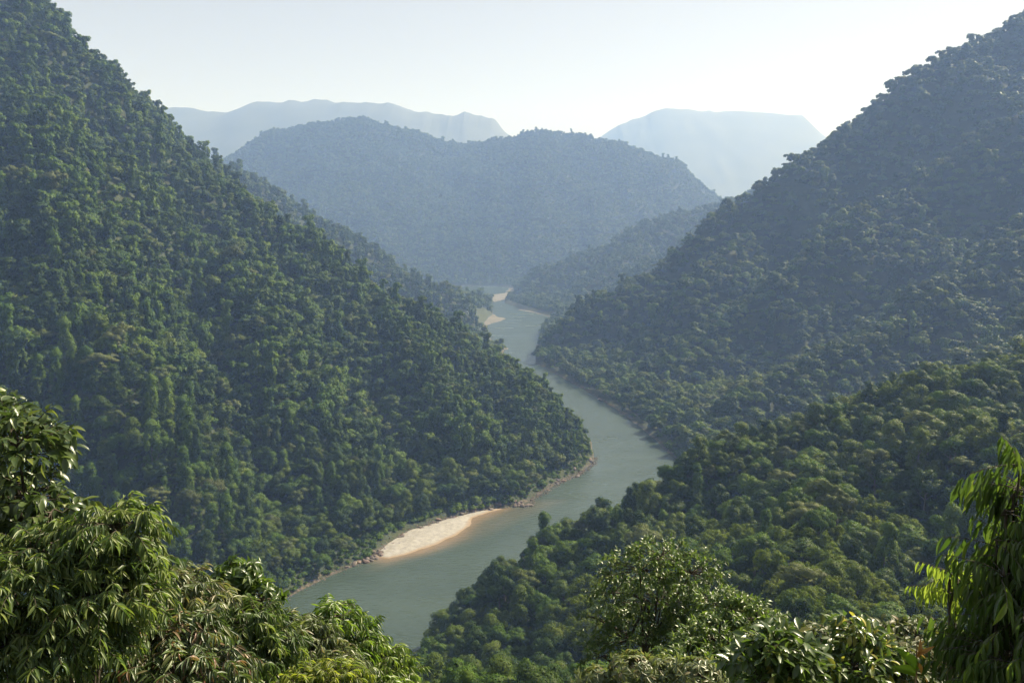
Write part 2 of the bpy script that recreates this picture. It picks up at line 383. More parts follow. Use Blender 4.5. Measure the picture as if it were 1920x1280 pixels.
def sand_mesh(name, poly, step, top, slope, mat, label, seed, rag=1.0):
    P_ = np.array(poly); x0, y0 = P_.min(0) - 12; x1, y1 = P_.max(0) + 12
    X, Y = np.meshgrid(np.arange(x0, x1, step), np.arange(y0, y1, step))
    d = -signed_dist(X.ravel(), Y.ravel(), poly) + 2.2 * vnoise(X.ravel() / 9, Y.ravel() / 9, seed) + (rag - 1) * 3 * (vnoise(X.ravel() / 34, Y.ravel() / 34, seed + 7) + .6 * vnoise(X.ravel() / 15, Y.ravel() / 15, seed + 8)) + .9 * vnoise(X.ravel() / 3, Y.ravel() / 3, seed + 1)
    z = np.where(d > 0, top * (1 - np.exp(-d * slope / top)), d * .25) + np.clip(d / 4, 0, 1) * (.34 * vnoise((X.ravel() + Y.ravel()) / 16, (Y.ravel() - X.ravel()) / 6, seed + 2) + .05 * vnoise(X.ravel() / 2.7, Y.ravel() / 2.7, seed + 3))
    ids = np.arange(X.size).reshape(X.shape)
    q = np.stack([ids[:-1, :-1], ids[:-1, 1:], ids[1:, 1:], ids[1:, :-1]], -1).reshape(-1, 4)
    q = q[(d[q] > -5).all(1)]
    used, inv = np.unique(q, return_inverse=True)
    V = np.stack([X.ravel(), Y.ravel(), z], 1)[used]
    me = mesh_from(name, V, inv.reshape(-1, 4), mat, True)
    return tag(link(bpy.data.objects.new(name, me)), label, kind='structure')
sand_mesh('sandbar', SAND, 1.0, 2.6, .16, M['sand'], 'pale sandbar curving along the left bank of the green river', 41)
sand_mesh('river_spit', SPIT, 6, 3.5, .12, M['sand_far'], 'brown gravel spit below the second ridge', 45, 5)
sand_mesh('river_beach', BEACHLET, 4, 2.5, .12, M['sand_far'], 'small gravel beach showing behind the left hill', 49, 4)
sand_mesh('river_flat', FLATS, 10, 3.0, .08, M['sand_far'], 'sandy flats at the far bend of the river', 53, 9)
sand_mesh('river_shore', STRIP, 4, 1.2, .15, M['sand_far'], 'thin pale strip of sand along the far right bank', 57)

# ------------------------------------------------------------------ tree crowns
def unit(v): return v / (np.linalg.norm(v, axis=-1, keepdims=True) + 1e-9)

def cards(P_, N_, size, r, fold=.25):
    """leaf clumps: folded kites, two triangles each"""
    n_ = len(P_)
    t = unit(np.cross(N_, unit(r.normal(size=(n_, 3))))); b_ = np.cross(N_, t)
    s = (size * r.uniform(.55, 1.3, n_))[:, None]
    v = np.stack([P_ - t * s * .5, P_ - b_ * s * .34 - N_ * s * fold * .5, P_ + t * s * .6 - N_ * s * fold * r.uniform(0, 1, (n_, 1)), P_ + b_ * s * .34 - N_ * s * fold * .5], 1)
    base = np.arange(n_)[:, None] * 4
    f = np.concatenate([base + [0, 1, 2], base + [0, 2, 3]], 0)
    return v.reshape(-1, 3), f

def crown(name, kind, ncards, size, seed, mat):
    r = np.random.default_rng(seed)
    lobes = []   # centre, radii
    if kind == 'dome':
        for i in range(24):
            d = unit(r.normal(size=3)); d[2] = abs(d[2]) * 1.0 - .1
            q = d * np.array([4.7, 4.7, 3.7]) * r.uniform(.6, 1); rad = r.uniform(.9, 2.0)
            lobes.append((q + [0, 0, 7.0], rad * np.array([1, 1, .78])))
    elif kind == 'tall':
        for i in range(26):
            z = r.uniform(0, 1); w = 3.3 * math.sqrt(max(.08, 1 - abs(z * 1.5 - .6) ** 2))
            a_ = r.uniform(0, 6.28); lobes.append((np.array([math.cos(a_) * w * r.uniform(.4, 1), math.sin(a_) * w * r.uniform(.4, 1), 3.5 + z * 9]), r.uniform(1.0, 2.0) * np.array([1, 1, .95])))
    elif kind == 'column':
        for i in range(26):
            z = (i + r.uniform()) / 26; w = 1.6 * (1.15 - z * .55) + .5 * math.sin(z * 9 + seed)
            a_ = r.uniform(0, 6.28); lobes.append((np.array([math.cos(a_) * w, math.sin(a_) * w, .8 + z * 12.5]), r.uniform(.8, 1.5) * np.array([1, 1, 1.5])))
        for i in range(4):
            lobes.append((np.array([r.normal() * 1.2, r.normal() * 1.2, 13.2 + r.uniform(0, 1.3)]), r.uniform(1.2, 2.0) * np.array([1, 1, .7])))
    elif kind == 'umbrella':
        for i in range(18):
            a_ = r.uniform(0, 6.28); q = 5.2 * math.sqrt(r.uniform(0, 1))
            lobes.append((np.array([math.cos(a_) * q, math.sin(a_) * q, 12.5 - q * q * .06 + r.normal() * .5]), r.uniform(.9, 1.8) * np.array([1, 1, .55])))
        for i in range(6):
            a_ = r.uniform(0, 6.28); lobes.append((np.array([math.cos(a_) * 2, math.sin(a_) * 2, r.uniform(7, 10)]), r.uniform(.6, 1.2) * np.array([1, 1, .8])))
    elif kind == 'bush':
        for i in range(12):
            d = unit(r.normal(size=3)); d[2] = abs(d[2])
            lobes.append((d * np.array([2.6, 2.6, 1.9]) * r.uniform(.4, 1) + [0, 0, .8], r.uniform(.8, 1.5) * np.array([1, 1, .85])))
    elif kind == 'bamboo':
        for i in range(26):
            a_ = r.uniform(0, 6.28); L = r.uniform(2.5, 5.5); hgt = r.uniform(7, 11.5)
            for t_ in np.linspace(.35, 1, 7):
                lobes.append((np.array([math.cos(a_) * L * t_ ** 1.7, math.sin(a_) * L * t_ ** 1.7, hgt * (1 - (1 - t_) ** 2) - 2.6 * t_ ** 6 ]), (.75 + .5 * (1 - t_)) * np.array([1, 1, .7])))
    C_ = np.array([q for q, _ in lobes]); R_ = np.array([q for _, q in lobes])
    w = (R_.prod(1)) ** .67; w /= w.sum()
    k_ = r.choice(len(lobes), ncards, p=w)
    d = unit(r.normal(size=(ncards, 3)))
    d[:, 2] = np.where(r.uniform(size=ncards) < .55, np.abs(d[:, 2]), d[:, 2])
    d = unit(d)
    sh = r.uniform(.72, 1.06, ncards) ** .8
    P_ = C_[k_] + d * R_[k_] * sh[:, None]
    N_ = unit(d + r.normal(size=(ncards, 3)) * .30 + [0, 0, .18])
    v, f = cards(P_, N_, size, r)
    # a loose dark inside so that the crown is not see-through
    ni = ncards // 6
    k2 = r.choice(len(lobes), ni, p=w)
    P2 = C_[k2] + unit(r.normal(size=(ni, 3))) * R_[k2] * r.uniform(0, .55, (ni, 1))
    v2, f2 = cards(P2, unit(r.normal(size=(ni, 3))), size * 1.9, r)
    me = mesh_from(name, np.concatenate([v, v2]), np.concatenate([f, f2 + len(v)]), mat)
    # shade each clump by the side of its lobe that it sits on
    top_c = C_.mean(0) - [0, 0, 1.5]
    cn = unit(unit(P_ - top_c) * .45 + d * .75 + N_ * .30)
    cn2 = unit(unit(P2 - top_c) + r.normal(size=(ni, 3)) * .4)
    me.polygons.foreach_set('use_smooth', np.ones(len(me.polygons), dtype=bool))
    me.normals_split_custom_set_from_vertices(np.concatenate([np.repeat(cn, 4, 0), np.repeat(cn2, 4, 0)]).tolist())
    lc = r.uniform(0, 1, len(lobes))
    cl = np.concatenate([np.repeat(np.clip(lc[k_] * .6 + r.uniform(0, .4, ncards), 0, 1), 4), np.repeat(lc[k2], 4)])
    a_ = me.attributes.new('clump', 'FLOAT', 'POINT'); a_.data.foreach_set('value', cl.astype(np.float32))
    return me

def tube(paths, sides=6):
    """paths: list of (points (k,3), radii (k,)) -> verts, faces"""
    V, F, off = [], [], 0
    for pts, rad in paths:
        pts = np.asarray(pts, float); rad = np.asarray(rad, float); k_ = len(pts)
        tan = unit(np.gradient(pts, axis=0))
        ref = np.where(np.abs(tan[:, 2:3]) > .9, np.array([[1., 0, 0]]), np.array([[0, 0, 1.]]))
        a_ = unit(np.cross(tan, ref)); b_ = np.cross(tan, a_)
        an = np.arange(sides) / sides * 2 * math.pi
        ring = pts[:, None] + rad[:, None, None] * (np.cos(an)[None, :, None] * a_[:, None] + np.sin(an)[None, :, None] * b_[:, None])
        V.append(ring.reshape(-1, 3))
        i = np.arange(k_ - 1)[:, None] * sides; j = np.arange(sides)[None]; jn = (j + 1) % sides
        F.append((np.stack([i + j, i + jn, i + sides + jn, i + sides + j], -1).reshape(-1, 4)) + off)
        off += k_ * sides
    return np.concatenate(V), np.concatenate(F)

def trunk_mesh(name, hgt, rad, seed, mat, limbs=5):
    r = np.random.default_rng(seed)
    bend = r.normal(size=2) * .4
    zs = np.linspace(-1.5, hgt, 7)
    pts = np.stack([bend[0] * (zs / hgt) ** 2, bend[1] * (zs / hgt) ** 2, zs], 1)
    paths = [(pts, rad * np.linspace(1.25, .45, 7))]
    for i in range(limbs):
        t_ = r.uniform(.5, .95); s_ = pts[int(t_ * 6)]; a_ = r.uniform(0, 6.28)
        e = s_ + np.array([math.cos(a_), math.sin(a_), .8]) * r.uniform(2, 3.6)
        paths.append((np.stack([s_, (s_ + e) / 2 + [0, 0, -.3], e]), rad * np.array([.45, .3, .12])))
    v, f = tube(paths)
    return mesh_from(name, v, f, mat, True)

# kind, material, cards, card size, words for the label
VAR = [('dome', 'dark', 'dark domed tree'), ('dome', 'olive', 'olive domed tree'), ('dome', 'green', 'green domed tree'),
       ('column', 'green', 'narrow creeper-wrapped green tree'), ('column', 'dark', 'narrow creeper-wrapped dark tree'), ('tall', 'dark', 'tall dark oval tree'),
       ('tall', 'olive', 'tall olive oval tree'), ('umbrella', 'pale', 'pale flat-topped tree'), ('dome', 'brown', 'brownish domed tree'),
       ('bamboo', 'bamboo', 'feathery yellow-green bamboo'), ('bush', 'green', 'low green bush'), ('dome', 'pale', 'greyish pale tree')]
NEAR_W = ['dark tree', 'olive tree', 'green tree', 'creeper-clad tree', 'dark creeper-clad tree', 'tall dark tree', 'tall olive tree', 'flat-topped tree', 'brownish tree', 'bamboo', 'bush', 'pale tree']
HI, MID, LOW = [], [], []
for i, (k, mt, w) in enumerate(VAR):
    nm = 'bamboo_foliage' if k == 'bamboo' else 'bush_foliage' if k == 'bush' else 'crown'
    nc = {'bush': 1500, 'bamboo': 7500}.get(k, 5200)
    HI.append(crown(nm, k, nc, .40 if k != 'bamboo' else .36, 100 + i, M[mt]))
    MID.append(crown(nm, k, nc // 4, .85, 200 + i, M[mt]))
for i, k in enumerate(['dome', 'dome', 'tall', 'column', 'dome', 'umbrella']):
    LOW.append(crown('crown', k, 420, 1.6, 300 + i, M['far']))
TRUNK = [trunk_mesh('trunk', 8.5, .32, 400 + i, M['bark']) for i in range(3)]

def src_collection(name, meshes):
    c = bpy.data.collections.new(name)
    for i, me in enumerate(meshes):
        o = bpy.data.objects.new('%s_%02d' % (name, i), me); c.objects.link(o)
    return c
COL = {'hi': src_collection('tree_kinds_near', HI), 'mid': src_collection('tree_kinds_mid', MID), 'low': src_collection('tree_kinds_far', LOW)}

def scatter_group(col):
    g = bpy.data.node_groups.new('scatter_' + col.name, 'GeometryNodeTree')
    g.interface.new_socket('Geometry', in_out='INPUT', socket_type='NodeSocketGeometry')
    g.interface.new_socket('Geometry', in_out='OUTPUT', socket_type='NodeSocketGeometry')
    n, l = g.nodes, g.links
    gi = n.new('NodeGroupInput'); go = n.new('NodeGroupOutput')
    iop = n.new('GeometryNodeInstanceOnPoints'); ci = n.new('GeometryNodeCollectionInfo')
    ci.inputs[0].default_value = col; ci.inputs['Separate Children'].default_value = True; ci.inputs['Reset Children'].default_value = True
    def attr(name, typ):
        a_ = n.new('GeometryNodeInputNamedAttribute'); a_.data_type = typ; a_.inputs['Name'].default_value = name; return a_.outputs[0]
    l.new(gi.outputs[0], iop.inputs['Points']); l.new(ci.outputs[0], iop.inputs['Instance'])
    iop.inputs['Pick Instance'].default_value = True
    l.new(attr('pick', 'INT'), iop.inputs['Instance Index'])
    l.new(attr('rot', 'FLOAT_VECTOR'), iop.inputs['Rotation']); l.new(attr('scl', 'FLOAT_VECTOR'), iop.inputs['Scale'])
    l.new(iop.outputs[0], go.inputs[0])
    return g
GRP = {k: scatter_group(c) for k, c in COL.items()}

def scatter(name, label, lod, P_, pick, rot, scl, cat=None):
    me = bpy.data.meshes.new(name); me.vertices.add(len(P_)); me.vertices.foreach_set('co', P_.astype(np.float32).ravel())
    me.attributes.new('pick', 'INT', 'POINT').data.foreach_set('value', pick.astype(np.int32))
    me.attributes.new('rot', 'FLOAT_VECTOR', 'POINT').data.foreach_set('vector', rot.astype(np.float32).ravel())
    me.attributes.new('scl', 'FLOAT_VECTOR', 'POINT').data.foreach_set('vector', scl.astype(np.float32).ravel())
    o = link(bpy.data.objects.new(name, me)); tag(o, label, kind='stuff')
    md = o.modifiers.new('scatter', 'NODES'); md.node_group = GRP[lod]
    return o

# ------------------------------------------------------------------ where the trees stand
def jitter(x0, x1, y0, y1, step, r):
    X, Y = np.meshgrid(np.arange(x0, x1, step), np.arange(y0, y1, step))
    X = X.ravel() + r.uniform(-.48, .48, X.size) * step; Y = Y.ravel() + r.uniform(-.48, .48, Y.size) * step
    k_ = np.abs(X) < (Y + 60) * .78 + 30
    return X[k_], Y[k_]

bands = [(-420, 420, 62, 460, 6.4), (-420, 420, 460, 700, 7.4), (-900, 900, 700, 1250, 9.0), (-1500, 1500, 1250, 2100, 11.5), (-2100, 2200, 2100, 3000, 12.0), (-2900, 2900, 3000, 4500, 11.5)]
TX, TY = [], []
for b_ in bands:
    x_, y_ = jitter(*b_, rng); TX.append(x_); TY.append(y_)
# the near left part of the band is wider than 420 m on the slope
x_, y_ = jitter(-640, -420, 400, 700, 6.6, rng); TX.append(x_); TY.append(y_)
TX = np.concatenate(TX); TY = np.concatenate(TY)
_, TZn, TR = height(TX, TY, True)
TZ = ground_z(TX, TY)
sand_d = np.minimum.reduce([signed_dist(TX, TY, q) for q in (SAND, SPIT, BEACHLET, FLATS, STRIP)])
r_ = rng.uniform(size=TX.size)
keep = (TR > 3.5) & (sand_d > 2) & (TZ > .8)
# nothing tall right below the viewpoint
keep &= ~((TY < 95) & (TX > -90) & (TX < 60) & (r_ < .4))
TX, TY, TZ, TZn, TR = TX[keep], TY[keep], TZ[keep], TZn[keep], TR[keep]
N = TX.size
DD = np.hypot(TX, TY)
patch = vnoise(TX / 70, TY / 70, 61) + .6 * vnoise(TX / 25, TY / 25, 62)      # stands of one kind
u_ = rng.uniform(size=N)
pick = np.zeros(N, int)
w_left = [.16, .08, .16, .22, .14, .09, .07, .02, .015, .0, .02, .01]
w_near = [.22, .17, .26, .012, .008, .09, .11, .03, .02, .04, .02, .03]
w_right = [.21, .16, .22, .02, .02, .11, .12, .05, .02, .01, .02, .04]
for zn, w in ((0, w_left), (1, w_left), (2, w_right), (3, w_right), (4, w_near), (5, w_right), (6, w_right)):
    k_ = TZn == zn
    c_ = np.cumsum(w) / np.sum(w); pick[k_] = np.searchsorted(c_, u_[k_])
pick = np.clip(pick, 0, 11)
# bamboo in the hollow at the lower right, and up the slope on the right
bam = (TZn == 4) & (((TY < 330) & (patch > -.22) & (TX > 20)) | ((TX > 200) & (TY > 340) & (patch > .0)))
pick = np.where(bam & (rng.uniform(size=N) < .55), 9, pick)
# low growth next to the bank
edge = (TR < 9) & (TY < 900)
pick = np.where(edge & (rng.uniform(size=N) < .6), 10, pick)
S = np.clip(rng.lognormal(0, .40, N), .45, 1.7) * np.where(rng.uniform(size=N) < .07, 1.3, 1)
S = np.minimum(S, 1.6)
S = np.where((TZn < 2) & (np.hypot(TX - 20, TY - 800) < 150), np.clip(S, .9, 1.15) * .92, S)
S = np.where(DD > 2500, np.clip(S, .8, 1.7), S)
S *= np.interp(DD, [0, 150, 300, 700, 1250, 2100, 3000, 4500], [.5, .66, .84, 1.22, 1.26, 1.26, 1.25, 1.25])
S = np.where(pick == 3, S * 1.08, S); S = np.where(pick == 9, S * .95, S)
S *= np.where(TY < 140, .55, 1.0)
S = np.where(TR < 30, S * .85, S)
SC = np.stack([S * rng.uniform(.85, 1.2, N), S * rng.uniform(.85, 1.2, N), S * rng.uniform(.8, 1.25, N)], 1)
SC[:, 2] *= np.where(TY < 700, 1.05, .95) * np.where((pick == 3) | (pick == 4), 1.15, 1)
ROT = np.stack([rng.normal(size=N) * .07, rng.normal(size=N) * .07, rng.uniform(0, 6.28, N)], 1)
POS = np.stack([TX, TY, TZ - .4 - .2 * S], 1)

# which trees show: march from the camera over the terrain with the canopy on it
def visible(k_):
    x, y, z = POS[k_, 0], POS[k_, 1], POS[k_, 2] + 9 * S[k_]
    ok = np.ones(len(k_), bool)
    for t_ in np.linspace(.15, .97, 34):
        gx_, gy_ = x * t_, y * t_
        zz = 210 + (z - 210) * t_
        near_end = (1 - t_) * np.hypot(x, y) > 14
        clear = ground_z(gx_, gy_) + np.where(gy_ > 100, 6.5, 1)
        ok &= ~((zz < clear) & near_end)
    return ok
P8 = math.radians(8)
def to_px(p_):
    yc = p_[:, 1] * math.cos(P8) - (p_[:, 2] - 210) * math.sin(P8); zc = (p_[:, 2] - 210) * math.cos(P8) + p_[:, 1] * math.sin(P8)
    return 960 + 1493 * p_[:, 0] / yc, 640 - 1493 * zc / yc
top_p = POS + np.stack([np.zeros(N), np.zeros(N), 9 * S], 1)
PX, PY = to_px(top_p)
cand = np.where((DD < 640) & (PX > 5) & (PX < 1915) & (PY > 10) & (PY < 1275) & ~((PX < 480) & (PY > 1050)) & ~((PX > 1760) & (PY > 900)) & ~((PX > 1080) & (PX < 1750) & (PY > 1180)))[0]
cand = cand[visible(cand)]
show = S[cand] * np.where(pick[cand] == 10, .4, 1) / DD[cand]
cand = cand[np.argsort(-show)][:282]
single = np.zeros(N, bool); single[cand] = True

# ---- individual trees
def where_words(x, y, z, px, py, r):
    if px < 700 or x < -30 and y > 420: return 'high on the left slope' if z > 120 else 'midway up the left slope' if r > 60 else 'at the foot of the left slope'
    if y < 200: return 'just behind the foreground'
    if y < 265: return 'in the near hollow' if x < 60 else 'in the right-hand hollow'
    if r < 45: return 'above the near bank'
    if y > 395: return 'on the near crest' if x < 120 else 'high on the near crest'
    if x > 190: return 'on the near upper slope'
    if y > 330: return 'just below the near crest' if x < 100 else 'below the high near crest'
    return 'on the lower near slope'
SIZE_W = ['small ', '', 'large ']
made = {}
order = sorted(cand.tolist(), key=lambda q: DD[q])
srt = np.sort(S[cand]); lo_s, hi_s = srt[len(srt) // 3], srt[2 * len(srt) // 3]
for q in order:
    kd, mt, words = VAR[pick[q]]
    nm = {'bamboo': 'bamboo_clump', 'bush': 'bush'}.get(kd, 'forest_tree')
    e = bpy.data.objects.new(nm, None); sc.collection.objects.link(e)
    e.empty_display_size = .5
    e.location = POS[q]; e.rotation_euler = ROT[q]; e.scale = SC[q]
    wh = where_words(*POS[q], PX[q], PY[q], TR[q])
    sz = SIZE_W[int(S[q] > lo_s) + int(S[q] > hi_s)]
    if kd == 'column' and 'right-hand' in wh: sz = ''
    oth = [w_ for w_ in order if w_ != q]
    dd_ = np.hypot(TX[oth] - TX[q], TY[oth] - TY[q]); nb = NEAR_W[pick[oth[int(np.argmin(dd_))]]]
    lb = (sz + words + ' beside a' + ('n ' if nb[0] == 'o' else ' ') + nb + ' ' + wh).replace('small low', 'small').replace('large low', 'large').replace('small tall', 'tall').replace('large tall', 'very tall')
    if len(lb.replace('-', ' ').split()) > 16: lb = lb[len(sz):] if lb.startswith(sz) else lb
    grp = {'bamboo': 'bamboo clumps on the near slope', 'bush': 'bushes at the forest edge'}.get(kd, 'trees of the near forest')
    tag(e, lb, {'bamboo': 'bamboo', 'bush': 'bush'}.get(kd, 'tree'), grp)
    c_ = bpy.data.objects.new('foliage' if kd in ('bamboo', 'bush') else 'crown', HI[pick[q]]); link(c_, e)
    if kd not in ('bamboo', 'bush'):
        link(bpy.data.objects.new('trunk', TRUNK[q % 3]), e)

# ---- the rest of the forest
names = ['left slope', 'second left ridge', 'low ridge beyond the river bend', 'big hazy slope on the right', 'near right slope', 'middle mountain', 'far mountain']
for zi in range(7):
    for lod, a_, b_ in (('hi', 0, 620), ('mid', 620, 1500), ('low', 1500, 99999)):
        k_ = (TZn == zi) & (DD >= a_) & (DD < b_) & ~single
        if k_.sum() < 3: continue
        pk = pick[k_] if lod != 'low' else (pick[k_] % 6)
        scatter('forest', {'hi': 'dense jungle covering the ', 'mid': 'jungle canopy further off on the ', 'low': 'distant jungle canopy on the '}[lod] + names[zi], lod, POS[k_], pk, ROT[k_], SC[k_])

# ---- undergrowth between the trees, nearer hills only
ux, uy = jitter(-560, 420, 90, 760, 3.8, rng)
ux2, uy2 = jitter(-330, 110, 760, 980, 4.4, rng); ux = np.concatenate([ux, ux2]); uy = np.concatenate([uy, uy2])
uz = ground_z(ux, uy); ur = signed_dist(ux, uy, RIVER)
k_ = (signed_dist(ux, uy, SAND) > 1) & (((ur > 3) & (uz > 1.0)) | ((ux < -96) & (ur > 1)) | ((ux > -96) & (ux < -5) & (uy < 590) & (ur > .5) & (uz > .5)))
ux, uy, uz, ur = ux[k_], uy[k_], uz[k_], ur[k_]
nU = ux.size; us = rng.uniform(.45, .95, nU) * np.where(uy > 760, 1.35, 1) * np.where(ur < 14, np.where((ux > -96) & (ux < 0) & (uy < 595), 1.25, .8), 1)
scatter('undergrowth', 'tangled green undergrowth between the trees', 'mid', np.stack([ux, uy, uz - .3], 1), np.full(nU, 10), np.stack([np.zeros(nU), np.zeros(nU), rng.uniform(0, 6.28, nU)], 1), np.repeat(us[:, None], 3, 1))

# ------------------------------------------------------------------ rocks along the bank
def rock_mesh(seed, mat):
    import bmesh
    r = np.random.default_rng(seed)
    bm = bmesh.new(); bmesh.ops.create_icosphere(bm, subdivisions=2, radius=1)
    ax = unit(r.normal(size=(7, 3))); off = r.uniform(.55, .95, 7)
    for v in bm.verts:
        c_ = np.array(v.co)
        for a_, o_ in zip(ax, off):
            d_ = c_ @ a_
            if d_ > o_: c_ = c_ - a_ * (d_ - o_)
        c_ = c_ * (1 + r.normal() * .03) * [1.3, .9, .6]
        v.co = c_
    me = bpy.data.meshes.new('river_rock'); bm.to_mesh(me); bm.free(); me.materials.append(mat)
    return me
ROCKS = [rock_mesh(500 + i, M['rock'] if i < 4 else M['rock_red']) for i in range(6)]
bank = [(-138, 418), (-116, 457), (-90, 491), (-80, 512), (-70, 536), (-43, 563), (-22, 580), (4, 591), (14, 586), (17, 604), (40, 644), (62, 672), (74, 700), (78, 720)]
cum = np.concatenate([[0], np.cumsum([math.dist(a, b) for a, b in zip(bank, bank[1:])])])
bx_, by_ = np.array(bank).T
def on_bank(s_): return np.array([np.interp(s_, cum, bx_), np.interp(s_, cum, by_)])
spots = []
for i in range(300):
    s_ = rng.uniform(30, cum[-1]) if i % 3 else rng.choice([rng.normal(cum[2], 6), rng.normal(cum[7], 12), rng.normal(cum[4], 10)])
    q = on_bank(s_) + rng.normal(size=2) * 2.0
    z_ = max(float(ground_z(q[0], q[1])), 0)
    if z_ < 4.5 and (s_ > cum[2] - 20 or rng.uniform() < .3): spots.append((q[0], q[1], z_, abs(rng.normal()) * .9 + .35, s_))
spots.sort(key=lambda t_: -t_[3])
for i, (x, y, z_, s, sp) in enumerate(spots[:90]):
    o = bpy.data.objects.new('river_rock', ROCKS[i % 6]); link(o)
    s = min(s, 2.4); o.location = (x, y, z_ + s * .12); o.scale = (s, s * rng.uniform(.7, 1.1), s * rng.uniform(.6, 1.1)); o.rotation_euler = (rng.normal() * .15, rng.normal() * .15, rng.uniform(0, 6.28))
    place = ('near the upstream tip of the left bank' if sp > cum[10] else 'between the sandbar and the upstream tip' if sp > cum[7] else 'along the back of the sandbar' if sp > cum[2] + 12 else 'at the downstream end of the sandbar' if sp > cum[2] - 14 else 'below the trees downstream of the sandbar')
    tag(o, ('large ' if s > 1.5 else 'small ' if s < .9 else '') + ['flat grey-brown', 'blocky grey-brown', 'leaning grey-brown', 'rounded grey-brown', 'flat reddish', 'blocky reddish'][i % 6] + ' rock ' + place, 'rock', 'rocks along the left river bank')
# rubble: everything smaller, as one heap
rs = rng.uniform(5, cum[-1], 2600); Q = np.stack([np.interp(rs, cum, bx_), np.interp(rs, cum, by_)], 1) + rng.normal(size=(2600, 2)) * 1.8
qz = np.maximum(ground_z(Q[:, 0], Q[:, 1]), -.1); k_ = (qz < 3.5) & ((rs > cum[2] - 15) | (rng.uniform(size=2600) < .2))
COL['rub'] = src_collection('rubble_kinds', ROCKS); GRP['rub'] = scatter_group(COL['rub'])
nQ = int(k_.sum()); s3 = rng.uniform(.15, .55, (nQ, 1)) * rng.uniform(.7, 1.3, (nQ, 3))
scatter('rubble', 'broken stones along the left river bank', 'rub', np.stack([Q[k_, 0], Q[k_, 1], qz[k_] + .05], 1), rng.integers(0, 6, nQ), rng.uniform(0, 6.28, (nQ, 3)), s3)
# a shelf of rocks on the shaded right bank
for i, (x, y, s) in enumerate([(117, 957, 3.2), (112, 966, 2.6), (121, 948, 2.2), (109, 975, 1.8), (125, 940, 2.4), (133, 870, 2.2)]):
    o = bpy.data.objects.new('river_rock', ROCKS[(i * 2 + 4) % 6]); link(o); o.location = (x, y, .6); o.scale = (s, s * 1.6, s * .8); o.rotation_euler = (0, 0, i * 1.1)
    tag(o, ['largest', 'second largest', 'squat', 'smallest', 'middling', 'lone downstream'][i] + ' rock in the shade at the foot of the right slope', 'rock', 'rocks on the shaded right bank')

# ------------------------------------------------------------------ foreground plants
def leaf_mesh(shape, curl, name='leaf'):
    """unit leaf along +Y, folded along its midrib, drooping towards -Z; width 1 = full width"""
    prof = {'lance': [(0, .04), (.15, .30), (.38, .5), (.65, .40), (.86, .18), (1, .0)],
            'oval': [(0, .04), (.14, .34), (.36, .5), (.62, .47), (.84, .24), (1, .0)],
            'broad': [(0, .05), (.16, .26), (.42, .46), (.68, .48), (.88, .25), (1, .0)]}[shape]
    V, F = [], []
    for y, w in prof:
        z = -curl * y * y
        V += [(-w, y, z + w * .22), (0, y, z), (w, y, z + w * .22)]
    for i in range(len(prof) - 1):
        a_ = i * 3
        F += [(a_, a_ + 1, a_ + 4, a_ + 3), (a_ + 1, a_ + 2, a_ + 5, a_ + 4)]
    return np.array(V, float), np.array(F)
def big_leaf(curl, wave):
    V, F = [], []
    for i in range(11):
        y = i / 10; w = .5 * math.sin(math.pi * y ** .85) ** .8 if 0 < i < 10 else .02
        z = -curl * y * y
        for j, s in enumerate((-1, -.5, 0, .5, 1)): V.append((w * s, y, z + abs(s) * w * .35 + wave * math.sin(y * 9 + s * 2) * abs(s)))
    for i in range(10):
        for j in range(4): a_ = i * 5 + j; F.append((a_, a_ + 1, a_ + 6, a_ + 5))
    return np.array(V, float), np.array(F)
LEAF = {k: [leaf_mesh(k, c) for c in (.12, .28, .48)] for k in ('lance', 'oval', 'broad')}

